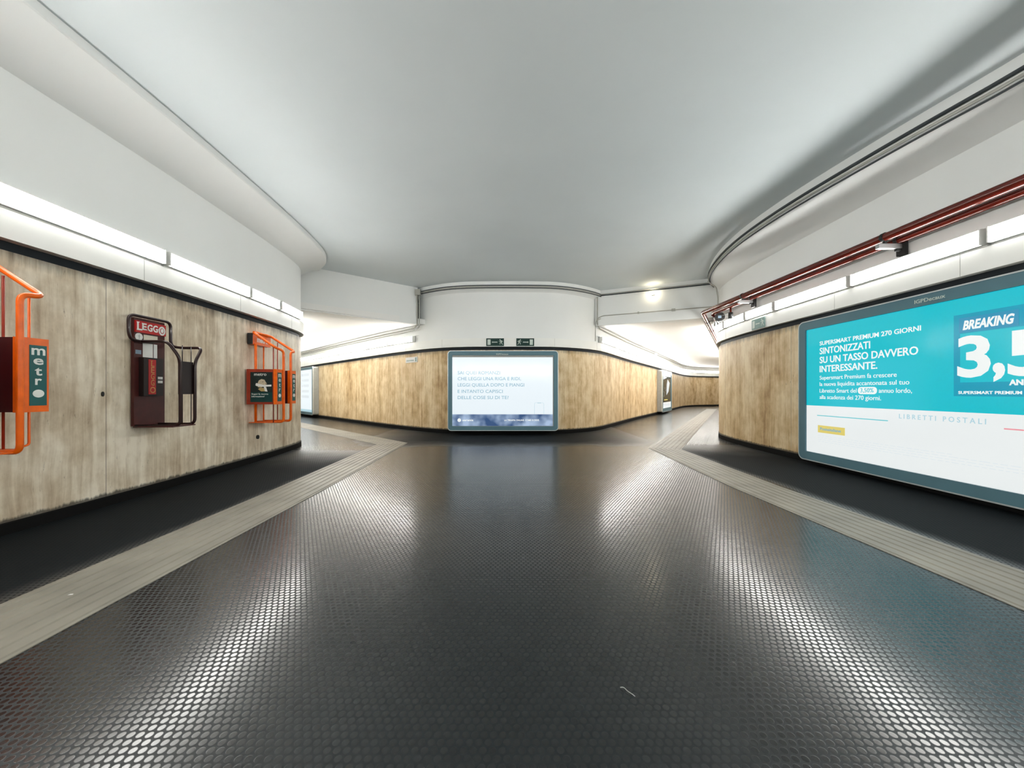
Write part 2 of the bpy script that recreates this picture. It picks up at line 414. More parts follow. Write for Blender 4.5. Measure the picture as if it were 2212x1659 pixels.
# walls ---------------------------------------------------------------
def wall_set(side, path, stone_mat, words, i):
    base = empty('wall_'+side, (0, 0, 0), words+' wall, white plaster above travertine cladding', 'wall', kind='structure')
    sweep('stone_cladding', path, [(0, .095), (0, 2.385), (-.2, 2.385), (-.2, .095)], stone_mat, base, smooth=True)
    sweep('shadow_gap', path, [(-.035, 2.38), (-.035, 2.475), (-.2, 2.475), (-.2, 2.38)], GAP, base, smooth=True)
    b = sweep('baseboard_'+side, path, [(.012, 0), (.012, .092), (.004, .1), (-.2, .1), (-.2, 0)], BLACK, smooth=True)
    struct(b, 'black skirting under the '+words+' wall', 'skirting')
    f = sweep('trim_%d' % i, path, [(.055, 2.472), (.055, 2.715), (-.02, 2.725), (-.2, 2.725), (-.2, 2.472)], FASC, smooth=True)
    struct(f, 'white enamel panel band over the stone of the '+words+' wall', 'panel band')
    # panel joints on the band
    jm = MB(); L_ = arclen(path)[-1]; s = .9
    while s < L_:
        p, d = at_s(path, s); ax = axes(d); jm.box(p+ax[1]*.0555+Vector((0, 0, 2.594)), .004, .002, .24, ax); s += 1.62
    jm.build('panel_joint', GREYP, f)
    sweep('lamp_recess', path, [(-.03, 2.72), (-.03, 2.94), (-.2, 2.94), (-.2, 2.72)], WHITE, base, smooth=True)
    return base
WL = wall_set('left', PL, STONE_L, 'curved left', 1)
WC = wall_set('front', PC, STONE_R, 'rounded central', 2)
WR = wall_set('right', PR, STONE_R, 'curved right', 3)

def s_near(path, x, y):
    best = None; L_ = arclen(path); q = Vector((x, y, 0))
    for i in range(len(path)-1):
        a, b = path[i], path[i+1]; t = max(0, min(1, (q-a).dot(b-a)/max(1e-9, (b-a).length_squared))); d = (a.lerp(b, t)-q).length
        if best is None or d < best[0]: best = (d, L_[i]+t*(b-a).length)
    return best[1]
# upper plaster
sL = s_near(PL, -5.1, 8.75)
upL = sub_path(PL, 0, sL)
sweep('upper_plaster', upL, [(.0, 2.93), (.0, 3.9), (.12, 3.99), (.30, 4.10), (.50, 4.185), (.51, 4.20), (.51, 4.30), (-.2, 4.30), (-.2, 2.93)], WHITE, WL, smooth=True)
sweep('upper_plaster', sub_path(PL, sL, arclen(PL)[-1]), [(0, 2.93), (0, LOWC+.02), (-.2, LOWC+.02), (-.2, 2.93)], WHITE, WL, smooth=True)
s1 = s_near(PC, -2.87, 11.3); s2 = s_near(PC, 2.62, 11.45); eC = arclen(PC)[-1]
sweep('upper_plaster', sub_path(PC, 0, s1), [(0, 2.93), (0, LOWC+.02), (-.2, LOWC+.02), (-.2, 2.93)], WHITE, WC, smooth=True)
sweep('upper_plaster', sub_path(PC, s2, eC), [(0, 2.93), (0, LOWC+.02), (-.2, LOWC+.02), (-.2, 2.93)], WHITE, WC, smooth=True)
noseC = sub_path(PC, s1, s2)
sweep('upper_plaster', noseC, [(.0, 2.72), (.0, 4.02), (.06, 4.07), (.17, 4.10), (.17, 4.30), (-.2, 4.30), (-.2, 2.72)], WHITE, WC, smooth=True)
sR = s_near(PR, 5.6, 10.05)
sweep('upper_plaster', sub_path(PR, 0, sR), [(0, 2.93), (0, LOWC+.02), (-.2, LOWC+.02), (-.2, 2.93)], WHITE, WR, smooth=True)
upR = sub_path(PR, sR, arclen(PR)[-1])
# the right-hand lip bulges more than the stone below: lofted between two plan curves
LIP = smooth_path([(5.55, 10.15), (5.08, 9.6), (4.66, 8.62), (4.36, 7.35), (4.31, 5.94), (4.50, 4.22), (4.68, 3.3), (4.72, 2.0), (4.72, -8)], 2)
def resample(path, n):
    L_ = arclen(path)[-1]; return [at_s(path, L_*i/(n-1))[0] for i in range(n)]
def match_y(base, curve):
    out = []
    for p in base:
        best = min(((q-p).length, j) for j, q in enumerate(curve)); s = s_near(curve, p.x, p.y); out.append(at_s(curve, s)[0])
    return out
def zrow(pts, z): return [Vector((p.x, p.y, z)) for p in pts]
baseR = resample(upR, 70); lipR = match_y(baseR, resample(LIP, 160))
mix = lambda t: [a.lerp(b, t) for a, b in zip(baseR, lipR)]
back = offset_path(baseR, -.2)
m = MB(); m.loft([zrow(back, 2.93), zrow(baseR, 2.93), zrow(baseR, 3.86), zrow(mix(.25), 3.93), zrow(mix(.6), 4.01), zrow(mix(.97), 4.05), zrow(lipR, 4.06), zrow(lipR, 4.30), zrow(back, 4.30)], close=True, caps=True)
o = m.build('upper_plaster', WHITE, WR, smooth=True); o.data.set_sharp_from_angle(angle=math.radians(28))
# beams over the two passages
def beam(name, a, b, th, z0, z1, mat, label, ledge=None):
    a = Vector((a[0], a[1], 0)); b = Vector((b[0], b[1], 0)); ax = axes(b-a); m = MB()
    m.box((a+b)/2-ax[1]*th/2+Vector((0, 0, (z0+z1)/2)), (b-a).length, th, z1-z0, ax)
    if ledge: m.box((a+b)/2+ax[1]*.0+Vector((0, 0, z0+ledge/2)), (b-a).length, .05, ledge, ax)
    o = m.build(name, mat); struct(o, label, 'beam'); return o, a, b, ax
beam('trim_4', (-5.6, 8.64), (-2.79, 10.97), .5, 3.19, 4.30, WHITE, 'white plaster beam across the mouth of the left passage')
_, RA, RB, RAX = beam('trim_5', (2.55, 11.36), (5.9, 9.86), .35, 3.21, 4.30, WHITE, 'white plaster beam across the mouth of the right passage', ledge=.27)
# closing walls, out of view
def closing(name, a, b, z1, label):
    a = Vector((a[0], a[1], 0)); b = Vector((b[0], b[1], 0)); ax = axes(b-a); m = MB()
    m.box((a+b)/2+Vector((0, 0, z1/2)), (b-a).length, .2, z1, ax); o = m.build(name, WHITE); struct(o, label, 'wall')
closing('wall_back', (5.3, -8.05), (-4.55, -8.05), 4.30, 'plain white wall behind the viewer')
closing('wall_passage_left', (-17.2, 20.4), (-15.3, 24.0), 3.25, 'plain white end of the left passage')
closing('wall_passage_right', (27, 33.3), (27, 28.8), 3.25, 'plain white end of the right passage')

# ------------------------------------------------------------------ lamps
def lamp(path, s0, s1, label, group):
    p0, _ = at_s(path, s0); p1, _ = at_s(path, s1); d = p1-p0; ax = axes(d); c = (p0+p1)/2
    # keep the straight fitting clear of the curved wall
    pm, _ = at_s(path, (s0+s1)/2); bulge = max(0, (pm-c).dot(ax[1])); c = c+ax[1]*bulge
    L_ = d.length; base = empty('fluorescent_lamp', (c.x, c.y, 2.73), label, 'lamp', group)
    org = base.location
    m = MB(org); m.box(c+ax[1]*.0+Vector((0, 0, 2.825)), L_, .03, .19, ax)
    m.box(c+ax[1]*.024+Vector((0, 0, 2.744)), L_, .074, .008, ax); m.box(c+ax[1]*.034+Vector((0, 0, 2.906)), L_, .098, .008, ax)
    m.build('housing', FASC, base)
    m = MB(org)
    prof = [(.02, 2.752), (.056, 2.754), (.078, 2.772), (.088, 2.800), (.090, 2.825), (.088, 2.850), (.078, 2.878), (.056, 2.896), (.02, 2.898)]
    a = c-ax[0]*(L_/2-.012); b = c+ax[0]*(L_/2-.012)
    rows = [[p+ax[1]*n+Vector((0, 0, z)) for p in (a, b)] for n, z in prof]
    m.loft(rows, close=True, caps=True)
    m.build('diffuser', LAMP, base, smooth=False)
    for e in (-1, 1):
        m = MB(org); m.box(c+ax[0]*(e*(L_/2-.006))+ax[1]*.044+Vector((0, 0, 2.825)), .012, .098, .165, ax); m.build('end_cap', FASC, base)
    return base
V2L = lambda l: [Vector((x, y, 0)) for x, y in l]
def sY(path, y, x): return s_near(path, x, y)
ords = ['first', 'second', 'third', 'fourth', 'fifth', 'sixth', 'seventh', 'eighth', 'ninth', 'tenth', 'eleventh', 'twelfth', 'thirteenth', 'fourteenth', 'fifteenth', 'sixteenth', 'seventeenth', 'eighteenth', 'nineteenth', 'twentieth']
yl = [(7.98, 6.98), (6.93, 6.08), (6.03, 4.52), (4.47, 2.97), (2.92, 1.42), (1.37, -.13), (-.18, -1.68), (-1.73, -3.23), (-3.28, -4.78), (-4.83, -6.33)]
ll = ['short fluorescent lamp nearest the rounded end of the left wall', 'second fluorescent lamp from the far end of the left wall, a short one', 'long fluorescent lamp above the maroon rack and the far orange rack on the left wall',
      'long fluorescent lamp on the left wall running out of the left edge of the photo']
for i, (a, b) in enumerate(yl):
    lab = ll[i] if i < 4 else 'fluorescent lamp on the left wall behind the viewer'
    lamp(PL, s_near(PL, -4.4, b), s_near(PL, -4.4, a), lab, 'fluorescent lamps along the left wall')
yr = [((5.40, 9.62), (5.22, 9.02)), ((5.21, 8.95), (5.10, 8.0)), ((5.1, 7.94), (5.05, 7.06)), ((5.05, 7.0), (5.04, 5.47)), ((5.04, 5.41), (5.0, 3.89)), ((5, 3.84), (5, 2.3)), ((5, 2.25), (5, .75)), ((5, .7), (5, -.8)), ((5, -.85), (5, -2.35)), ((5, -2.4), (5, -3.9)), ((5, -3.95), (5, -5.45)), ((5, -5.5), (5, -7))]
lr = ['small curved-corner lamp at the rounded end of the right wall, under the black disc', 'second lamp from the far end of the right wall, above the corner', 'third lamp from the far end of the right wall, above the faded green exit sign', 'fourth lamp from the far end of the right wall, above the turquoise billboard corner',
      'large bright lamp over the middle of the turquoise billboard', 'lamp at the right edge of the photo, over the turquoise billboard']
for i, (a, b) in enumerate(yr):
    lab = lr[i] if i < 6 else 'fluorescent lamp on the right wall behind the viewer'
    lamp(PR, s_near(PR, *a), s_near(PR, *b), lab, 'fluorescent lamps along the right wall')
s0 = s_near(PC, -3.0, 11.42); k = 0
while s0 > 1.6 and k < 10:
    lamp(PC, s0-1.42, s0, '%s fluorescent lamp from the right in the left passage' % ords[k], 'fluorescent lamps in the left passage'); s0 -= 1.47; k += 1
s0 = s_near(PC, 2.72, 11.6); k = 0
while s0 < eC-6 and k < 20:
    lamp(PC, s0, s0+1.42, '%s fluorescent lamp from the left in the right passage' % ords[k], 'fluorescent lamps in the right passage'); s0 += 1.47; k += 1
PB = V2L([(5.0, -7.95), (-4.25, -7.95)])  # lamps on this unseen wall are added to brighten the ceiling centre evenly
for j in range(5): lamp(PB, .5+j*1.7, .5+j*1.7+1.5, 'added fluorescent fill lamp on the wall behind the viewer', 'added fill lamps on the back wall')
# opposite side of the passages
for j in range(4):
    s = s_near(PL, -6.2, 9.85)+j*1.47; lamp(PL, s, s+1.42, 'fluorescent lamp on the near side of the left passage, hidden by the corner', 'hidden lamps of the left passage')
for j in range(8):
    s = s_near(PR, 6.3, 11.1)-j*1.47; lamp(PR, s-1.42, s, 'fluorescent lamp on the near side of the right passage, hidden by the corner', 'hidden lamps of the right passage')

# ------------------------------------------------------------------ tactile paving
def tactile(name, path, n0, n1, label):
    prof = []; w = n1-n0; k = 7; step = w/k
    prof.append((n0, .0005)); prof.append((n0, .005))
    for i in range(k):
        a = n0+step*i
        prof += [(a+step*.25, .005), (a+step*.34, .011), (a+step*.66, .011), (a+step*.75, .005)]
    prof.append((n1, .005)); prof.append((n1, .0005))
    o = sweep(name, path, prof, TACT); tag(o, label, 'tactile paving', 'tactile guide strips')
V2 = lambda l: [Vector((x, y, 0)) for x, y in l]
tactile('tactile_strip', V2([(-2.25, -7.8), (-2.25, 1.6), (-2.30, 4.6), (-2.44, 8.65), (-12.6, 18.75)]), -.62, 0, 'grey ribbed guide strip on the floor along the left wall, bending left')
tactile('tactile_strip', V2([(2.80, -7.8), (2.80, 2.04), (2.76, 4.68), (2.89, 7.85), (11.9, 23.0), (13.4, 25.5)]), 0, .62, 'grey ribbed guide strip on the floor along the right wall, bending right')

# ------------------------------------------------------------------ billboards
def rrect(w, h, r, cx=0, cy=0, k=6):
    pts = []
    for qx, qy, a0 in ((1, 1, 0), (-1, 1, 90), (-1, -1, 180), (1, -1, 270)):
        for j in range(k+1):
            t = math.radians(a0+90*j/k)
            pts.append((cx+qx*(w/2-r)+r*math.cos(t), cy+qy*(h/2-r)+r*math.sin(t)))
    return pts
def ring(m, outer, inner, ax, org, n0, n1, n2):
    """frame moulding: outer side from n0 up to n1, face to the inner edge, return down to n2"""
    f = lambda L_, n: [org+ax[0]*u+ax[2]*v+ax[1]*n for u, v in L_+[L_[0]]]
    m.loft([f(outer, n0), f(outer, n1), f(inner, n1), f(inner, n2)], close=False)
class Board:
    def __init__(s, name, org, ax, w, z0, z1, fw, depth, label):
        """org: ground point under the middle of the face; ax[0] to the viewer's right, ax[1] out of the wall"""
        s.ax = ax; s.o = Vector((org[0], org[1], 0)); s.w = w; s.depth = depth
        s.e = empty(name, (s.o.x, s.o.y, z0), label, 'billboard'); s.loc = s.e.location
        cz = (z0+z1)/2; h = z1-z0; C = s.o+Vector((0, 0, cz)); s.cz = cz; s.h = h
        m = MB(s.loc); m.poly(rrect(w-.02, h-.02, .08), ax, C-ax[1]*depth, depth-.03); m.build('housing', GREYP, s.e)
        m = MB(s.loc); ring(m, rrect(w-.03, h-.03, .085), rrect(w-2*fw, h-2*fw, .012), ax, C, -.05, .0, -.03); m.build('frame', FRAMEM, s.e)
        m = MB(s.loc); ring(m, rrect(w, h, .10), rrect(w-.03, h-.03, .085), ax, C, -.05, .004, -.05); m.build('rim', RIM, s.e)
        s.sw = w-2*fw; s.sh = h-2*fw
    def P(s, u, z, n=0.): return s.o+s.ax[0]*u+Vector((0, 0, z))+s.ax[1]*n
    def rect(s, name, u0, u1, z0, z1, mat, n, parent=None, th=.0015, r=0):
        m = MB(s.loc)
        if r: m.poly(rrect(u1-u0, z1-z0, r), s.ax, s.P((u0+u1)/2, (z0+z1)/2, n), th)
        else: m.poly([(u0, z0), (u1, z0), (u1, z1), (u0, z1)], s.ax, s.P(0, 0, n), th)
        return m.build(name, mat, parent or s.e)
    def text(s, name, items, mat, n, parent=None):
        for it in items:
            m = MB(s.loc)
            body, u, z, size = it[:4]; kw = it[4] if len(it) > 4 else {}
            m.text(body, s.P(u, z, n), s.ax, size, **kw)
            m.build(name, mat, parent or s.e)
# faces run along the wall with the viewer's right = ax[0]
def facing(axd):  # axd: viewer's-right direction in plan; out of wall = pointing to the room
    d = Vector((axd[0], axd[1], 0)).normalized(); return (d, Vector((d.y, -d.x, 0)), Vector((0, 0, 1)))

# central: u is world X measured from board centre
B = Board('billboard', (-.249, 10.2), facing((1, 0)), 3.05, .12, 2.33, .125, .26, 'white and blue backlit billboard on the rounded central wall between the passages')
px = lambda zx: (940+zx/5.927-1106)*.01275+.249
pz = lambda zy: 1.2+(846-(680+zy/5.927))*.01275
B.rect('screen', px(218), px(1507), pz(1424), pz(543), S_WHITE, -.028, th=.004)
B.rect('poster_band', px(218), px(1507), pz(1424), pz(1275), S_NAVY, -.023)
B.text('poster_lettering', [
    ('SAI QUEI ROMANZI', px(287), pz(762), .128, {'width': px(830)-px(287)}),
    ('CHE LEGGI UNA RIGA E RIDI,', px(287), pz(838), .128, {'width': px(1098)-px(287)}),
    ('LEGGI QUELLA DOPO E PIANGI', px(287), pz(918), .128, {'width': px(1140)-px(287)}),
    ('E INTANTO CAPISCI', px(287), pz(1000), .128, {'width': px(865)-px(287)}),
    ('DELLE COSE SU DI TE?', px(287), pz(1080), .128, {'width': px(940)-px(287)})], S_INK, -.0225)
B.text('poster_lettering', [('serenis', px(348), pz(1362), .085, {'width': px(487)-px(348), 'off': .002}),
    ('LA TERAPIA ONLINE. COME SI DEVE.', px(885), pz(1360), .062, {'width': px(1335)-px(885), 'off': .0015})], S_LET, -.0205)
m = MB(B.loc); m.disc(B.P(px(307), pz(1350), -.0205), .05, B.ax, .002)
m.build('poster_logo', S_LET, B.e)
m = MB(B.loc)
for a, b in (((1272, 1275), (1272, 1140)), ((1393, 1275), (1393, 1140))): m.tube([B.P(px(a[0]), pz(a[1]), -.021), B.P(px(b[0]), pz(b[1]), -.021)], .0035, 6)
m.tube([B.P(px(1272), pz(1140), -.021), B.P(px(1282), pz(1126), -.021), B.P(px(1383), pz(1126), -.021), B.P(px(1393), pz(1140), -.021)], .0035, 6)
m.box(B.P(px(1333), pz(1129), -.021), .10, .002, .014, B.ax)
m.build('phone_drawing', S_PALE, B.e)
B.text('maker_name', [('IGPDecaux', px(782), pz(512), .052, {'width': px(938)-px(782), 'off': .001})], SIGNW, .001)

# right billboard: viewer's right = towards the viewer (-Y)
XR = 4.88
B2 = Board('billboard', (XR, 4.335), facing((0.0, -1)), 3.95, .07, 2.365, .145, .15, 'large turquoise and white backlit billboard on the right wall')
ctr = 4.335
def su(s): return s-1.975           # s measured from the far (left) edge
B2.rect('screen', su(.145), su(3.805), .215, .975, S_WHITE2, -.028, th=.004)
B2.rect('poster_field', su(.145), su(3.805), .975, 2.22, S_CYAN, -.028, th=.004)
B2.text('poster_lettering', [
    ('SUPERSMART PREMIUM 270 GIORNI', su(.41), 1.935, .088, {'width': 1.46, 'off': .0012}),
    ('SINTONIZZATI', su(.41), 1.795, .142, {'width': .83, 'off': .0022}),
    ('SU UN TASSO DAVVERO', su(.41), 1.652, .142, {'width': 1.43, 'off': .0022}),
    ('INTERESSANTE.', su(.41), 1.51, .142, {'width': .93, 'off': .0022}),
    ('Supersmart Premium fa crescere', su(.41), 1.39, .088, {'width': 1.18}),
    ('la nuova liquidita accantonata sul tuo', su(.41), 1.29, .088, {'width': 1.33}),
    ('Libretto Smart del', su(.41), 1.185, .088, {'width': .63}),
    ('annuo lordo,', su(1.36), 1.185, .088, {'width': .41}),
    ('alla scadenza dei 270 giorni.', su(.41), 1.085, .088, {'width': .98})], S_LET, -.0225)
B2.rect('poster_pill', su(1.06), su(1.335), 1.165, 1.265, S_LET, -.0235, r=.045)
B2.text('poster_lettering', [('3,50%', su(1.10), 1.19, .085, {'width': .19})], S_CYAN, -.0205)
B2.rect('news_panel', su(2.2), su(3.74), 1.15, 2.04, S_BLUE, -.0235)
B2.rect('news_panel', su(2.26), su(3.70), 1.30, 1.83, S_CYAN, -.0222)
B2.rect('news_banner', su(2.25), su(2.73), 1.84, 2.0, S_BLUE2, -.0215)
B2.text('poster_lettering', [
    ('BREAKING', su(2.285), 1.872, .132, {'width': .415, 'off': .005, 'shear': .25}),
    ('NEWS', su(2.79), 1.872, .132, {'width': .25, 'off': .005, 'shear': .25})], S_LET, -.0195)
B2.text('poster_figure', [('3', su(2.235), 1.37, .60, {'width': .285, 'off': .016}), (',', su(2.535), 1.40, .60, {'width': .095, 'off': .018}),
    ('5', su(2.65), 1.37, .60, {'width': .27, 'off': .016}), ('0', su(2.96), 1.37, .60, {'width': .29, 'off': .016}), ('%', su(3.29), 1.37, .60, {'width': .36, 'off': .012})], S_LET, -.0200)
B2.text('poster_lettering', [('ANNUO LORDO', su(2.66), 1.265, .075, {'width': .52, 'off': .003}),
    ('SUPERSMART PREMIUM 270 GIORNI', su(2.245), 1.175, .045, {'width': .78, 'off': .0008})], S_LET, -.0195)
B2.text('poster_caption', [('L I B R E T T I   P O S T A L I', su(1.62), .862, .082, {'width': .86, 'off': .0006})], S_PALE, -.0225)
m = MB(B2.loc); m.box(B2.P(su(.92), .82, -.0225), 1.12, .0015, .012, B2.ax); m.build('cyan_rule', S_LINE, B2.e)
m = MB(B2.loc); m.box(B2.P(su(3.12), .83, -.0225), 1.0, .0015, .013, B2.ax); m.build('red_rule', S_PINK, B2.e)
B2.rect('yellow_label', su(.375), su(.855), .55, .665, S_YEL, -.0235)
B2.text('label_lettering', [('Posteitaliane', su(.42), .59, .062, {'width': .37, 'off': .001})], S_INK, -.0215)
m = MB(B2.loc)
for i, (zz, a, b) in enumerate(((.50, .38, 2.2), (.47, .38, 3.5), (.44, .38, 3.5), (.41, .38, 3.1))):
    u = a
    while u < b:
        w = random.uniform(.03, .09); m.box(B2.P(su(u+w/2), zz, -.023), w, .001, .005, B2.ax); u += w+.022
m.build('small_print', S_MIST, B2.e)
B2.text('maker_name', [('IGPDecaux', su(1.82), 2.262, .062, {'width': .32, 'off': .001})], SIGNW, .001)

# passage posters
def on_path(path, x, y):
    s = s_near(path, x, y); p, d = at_s(path, s); return p, d, s
pA = Vector((7.75, 19.75, 0)); pB = Vector((9.35, 22.32, 0))
s_a = s_near(PC, 7.7, 19.65); p, d = at_s(PC, s_a+1.55); ax = axes(d)
B3 = Board('billboard', (p+ax[1]*.27)[:2], (ax[0], ax[1], ax[2]), 3.05, .10, 2.36, .20, .27, 'far backlit billboard with a dark picture on the wall of the right passage')
B3.rect('screen', -1.36, 1.36, .26, 2.20, S_WHITE2, -.028, th=.004)
B3.rect('poster_picture', -1.2, 1.3, .62, 2.05, S_DARKP, -.023)
m = MB(B3.loc)
for j in range(9):
    m.box(B3.P(-1.0+random.random()*.7, .95+j*.06, -.022), .10, .001, .03, B3.ax)
m.poly([(-.2, 1.0), (.5, 1.2), (.9, 1.7), (.2, 1.9), (-.1, 1.6)], B3.ax, B3.P(0, 0, -.0222), .001)
m.poly([(-1.15, 1.85), (-.2, 1.95), (-.1, 2.02), (-1.15, 2.02)], B3.ax, B3.P(0, 0, -.0222), .001)
m.build('picture_highlights', S_MIST, B3.e)
B3.rect('picture_stripe', -.9, .2, .72, .78, S_YEL, -.022)
s_b = s_near(PC, -8.95, 17.15); p, d = at_s(PC, s_b-1.5); ax = axes(d)
B4 = Board('billboard', (p+ax[1]*.27)[:2], ax, 3.05, .12, 2.36, .125, .27, 'pale backlit billboard in the left passage, half hidden by the corner')
B4.rect('screen', -1.4, 1.4, .24, 2.24, S_WHITE, -.028, th=.004)
m = MB(B4.loc)
for j in range(5): m.box(B4.P(.35, 2.0-j*.26, -.0222), 1.1, .001, .12, B4.ax)
m.build('poster_lettering', S_MIST, B4.e)
B4.rect('poster_band', -1.4, 1.4, .24, .36, S_PALE, -.023)

# ------------------------------------------------------------------ exit signs
def man(m, ax, C, h, mir=1, n=.0):
    """running figure, height h, centred"""
    k = h/2*1.0
    def q(pts): m.poly([(mir*u*k, v*k) for u, v in pts], ax, C, .0015)
    m.disc(C+ax[0]*(mir*.30*k)+ax[2]*(.80*k)+ax[1]*.0008, .17*k, ax, .0016, 14)
    q([(.18, .62), (-.10, .55), (-.28, .02), (.02, -.08), (.12, .2)])            # trunk
    q([(.12, .60), (.50, .30), (.62, .42), (.68, .34), (.50, .14), (.10, .38)])  # front arm
    q([(-.08, .55), (-.52, .40), (-.60, .05), (-.48, .03), (-.40, .28), (-.05, .40)])
    q([(.02, .0), (.42, -.15), (.30, -.62), (.50, -.66), (.50, -.74), (.16, -.70), (.24, -.26), (-.18, -.08)])
    q([(-.28, .05), (-.02, -.06), (-.20, -.50), (-.62, -.86), (-.72, -.78), (-.36, -.42)])
def exit_sign(center, ax, w, h, face, ink, label, flip, group=None):
    e = empty('exit_sign', center, label, 'exit sign', group); loc = e.location; C = Vector(center)
    m = MB(loc); m.box(C+ax[1]*.006, w, .012, h, ax); m.build('panel', face, e)
    m = MB(loc); F = C+ax[1]*.0122; f = -1 if flip else 1
    u = -f*w*.345; m.box(F+ax[0]*u, w*.175, .0015, h*.72, ax)
    m.box(F+ax[0]*(0), w*.26, .0015, h*.09, ax)
    m.poly([(-f*w*.13, h*.10), (-f*w*.19, 0), (-f*w*.13, -h*.10)], ax, F, .0015)
    man(m, ax, F+ax[0]*(f*w*.33), h*.78, mir=-f)
    m.build('pictogram', ink, e)
fz = 2.595
for cx, flip, lab in ((-.475, False, 'left dark green exit sign over the central billboard, door at its left'), (.372, True, 'right dark green exit sign over the central billboard, door at its right')):
    s = s_near(PC, cx, 10.5); p, d = at_s(PC, s); ax = axes(d)
    exit_sign(p+ax[1]*.056+Vector((0, 0, 2.595)), ax, .50, .215, GREEN, SIGNW, lab, flip)
s = s_near(PR, 5.08, 7.53); p, d = at_s(PR, s); ax = axes(d)
exit_sign(p+ax[1]*.058+Vector((0, 0, 2.585)), ax, .43, .205, GREENF, SIGNW, 'faded pale green exit sign on the right wall band beside the billboard', False)
# small white plate on the stone of the left passage
p, d, s = on_path(PC, -3.12, 11.55); ax = axes(d); c = p+ax[1]*.008+Vector((0, 0, 2.19))
e = empty('wall_plate', c, 'small white rectangular plate on the stone left of the central billboard', 'sign')
m = MB(c); m.box(c, .62, .014, .17, ax); m.build('panel', PAPERW, e)
m = MB(c)
for j in range(9): m.box(c+ax[0]*(-.24+j*.043)+ax[1]*.008+Vector((0, 0, -.02)), .024, .002, .045, ax)
m.box(c+ax[0]*.23+ax[1]*.008, .07, .002, .12, ax); m.build('faint_lettering', GREENF, e)

# ------------------------------------------------------------------ red pipes
zA, zB = 3.165, 3.125
pa = [(4.75, -7.9, zA), (4.75, 9.22, zA), (9.35, 16.62, zA), (14.4, 24.8, zA)]
pb = [(4.92, -7.9, zB), (4.92, 9.05, zB), (6.2, 11.1, zB), (9.6, 16.45, zB), (14.6, 24.6, zB)]
m = MB(); m.tube(pa, .052, 16, bend=.10); o = m.build('red_pipe', REDP, smooth=True); tag(o, 'outer glossy dark red pipe on the right wall, farther from the wall', 'pipe', 'red pipes')
m = MB(); m.tube(pb, .045, 16, bend=.10); o = m.build('red_pipe', REDP, smooth=True); tag(o, 'inner glossy dark red pipe on the right wall, next to the plaster', 'pipe', 'red pipes')
def bracket(y, label, angle=None, org=None):
    if org is None:
        c = Vector((4.835, y, 3.07)); ax = (Vector((0, 1, 0)), Vector((1, 0, 0)), Vector((0, 0, 1))); wallx = 5.03
    e = empty('pipe_bracket', (5.0, y, 3.05), label, 'bracket', 'pipe brackets'); loc = e.location
    m = MB(loc); m.box((4.825, y, 3.045), .34, .05, .05); m.box((4.825, y, 3.075), .34, .05, .006); m.build('arm', GALV, e)
    m = MB(loc); m.box((4.972, y, 3.02), .05, .10, .17); m.box((4.93, y, 3.02), .08, .035, .06); m.build('wall_plate', DARKM, e)
    for x, z, r in ((4.75, zA, .060), (4.92, zB, .053)):
        m = MB(loc)
        R = [[Vector((x+math.cos(t)*rr, y+dy, z+math.sin(t)*rr)) for t in [2*math.pi*q/20 for q in range(21)]] for rr, dy in ((r, -.02), (r, .02), (r-.012, .02), (r-.012, -.02))]
        m.loft(R, close=True); m.box((x, y, z-r-.012), .03, .03, .03); m.build('clamp_ring', DARKM, e)
bracket(7.62, 'pipe bracket near the far end of the right wall, above the exit sign')
bracket(4.72, 'pipe bracket in the middle of the red pipes over the turquoise billboard')
bracket(1.9, 'pipe bracket on the right wall beyond the photo edge')
bracket(-1.2, 'pipe bracket on the right wall behind the viewer')
bracket(-4.3, 'pipe bracket at the far back of the right wall')
# hangers along the passage stretch
for j, t in enumerate((.16, .36)):
    a = Vector(pa[1]).lerp(Vector(pa[2]), t); d = (Vector(pa[2])-Vector(pa[1])).normalized(); nn = Vector((d.y, -d.x, 0))
    e = empty('pipe_hanger', a+Vector((0, 0, .05)), ('near' if j == 0 else 'far')+' thin hanger holding the red pipes in the right passage', 'bracket', 'pipe hangers'); loc = e.location
    for off in (0, .32):
        m = MB(loc); c = a+nn*off
        m.tube([c+nn*(.06*math.cos(tt))+Vector((0, 0, .06*math.sin(tt))) for tt in [math.radians(x) for x in range(180, 361, 20)]], .006, 6)
        m.build('ring', DARKM, e)
    m = MB(loc); m.box(a+nn*.16+Vector((0, 0, .005)), .50, .02, .012, (nn, d, Vector((0, 0, 1)))); m.build('bar', DARKM, e)
# drain valve and round capped end hanging from the inner pipe
e = empty('pipe_valve', (4.93, 8.35, 3.08), 'dark valve on a short drop under the red pipes at the right corner', 'valve'); loc = e.location
m = MB(loc); m.tube([(4.93, 8.35, 3.10), (4.93, 8.35, 2.86)], .022, 10); m.build('drop_pipe', REDP, e, True)
m = MB(loc); m.tube([(4.93, 8.35, 2.985), (4.93, 8.35, 2.84)], .05, 10); m.tube([(4.93, 8.29, 2.91), (4.93, 8.41, 2.91)], .03, 8); m.build('body', DARKM, e, True)
m = MB(loc); m.tube([(4.93, 8.35, 2.99), (4.97, 8.75, 3.0)], .008, 6); m.tube([(4.93, 8.35, 2.87), (4.96, 8.75, 2.92)], .006, 6); m.build('link_rod', DARKM, e)
e = empty('round_cap', (5.0, 8.88, 3.0), 'round black cap with a grey square label beside the red pipe bend', 'cap'); loc = e.location
ax = (Vector((.87, -.49, 0)).normalized(), Vector((-.49, -.87, 0)).normalized(), Vector((0, 0, 1)))
C = Vector((5.01, 8.93, 3.0))
m = MB(loc); m.disc(C, .108, ax, .07, 28); m.build('body', DARKM, e)
m = MB(loc); m.box(C+ax[1]*.037, .07, .004, .062, ax); m.build('label_plate', BLUEG, e)
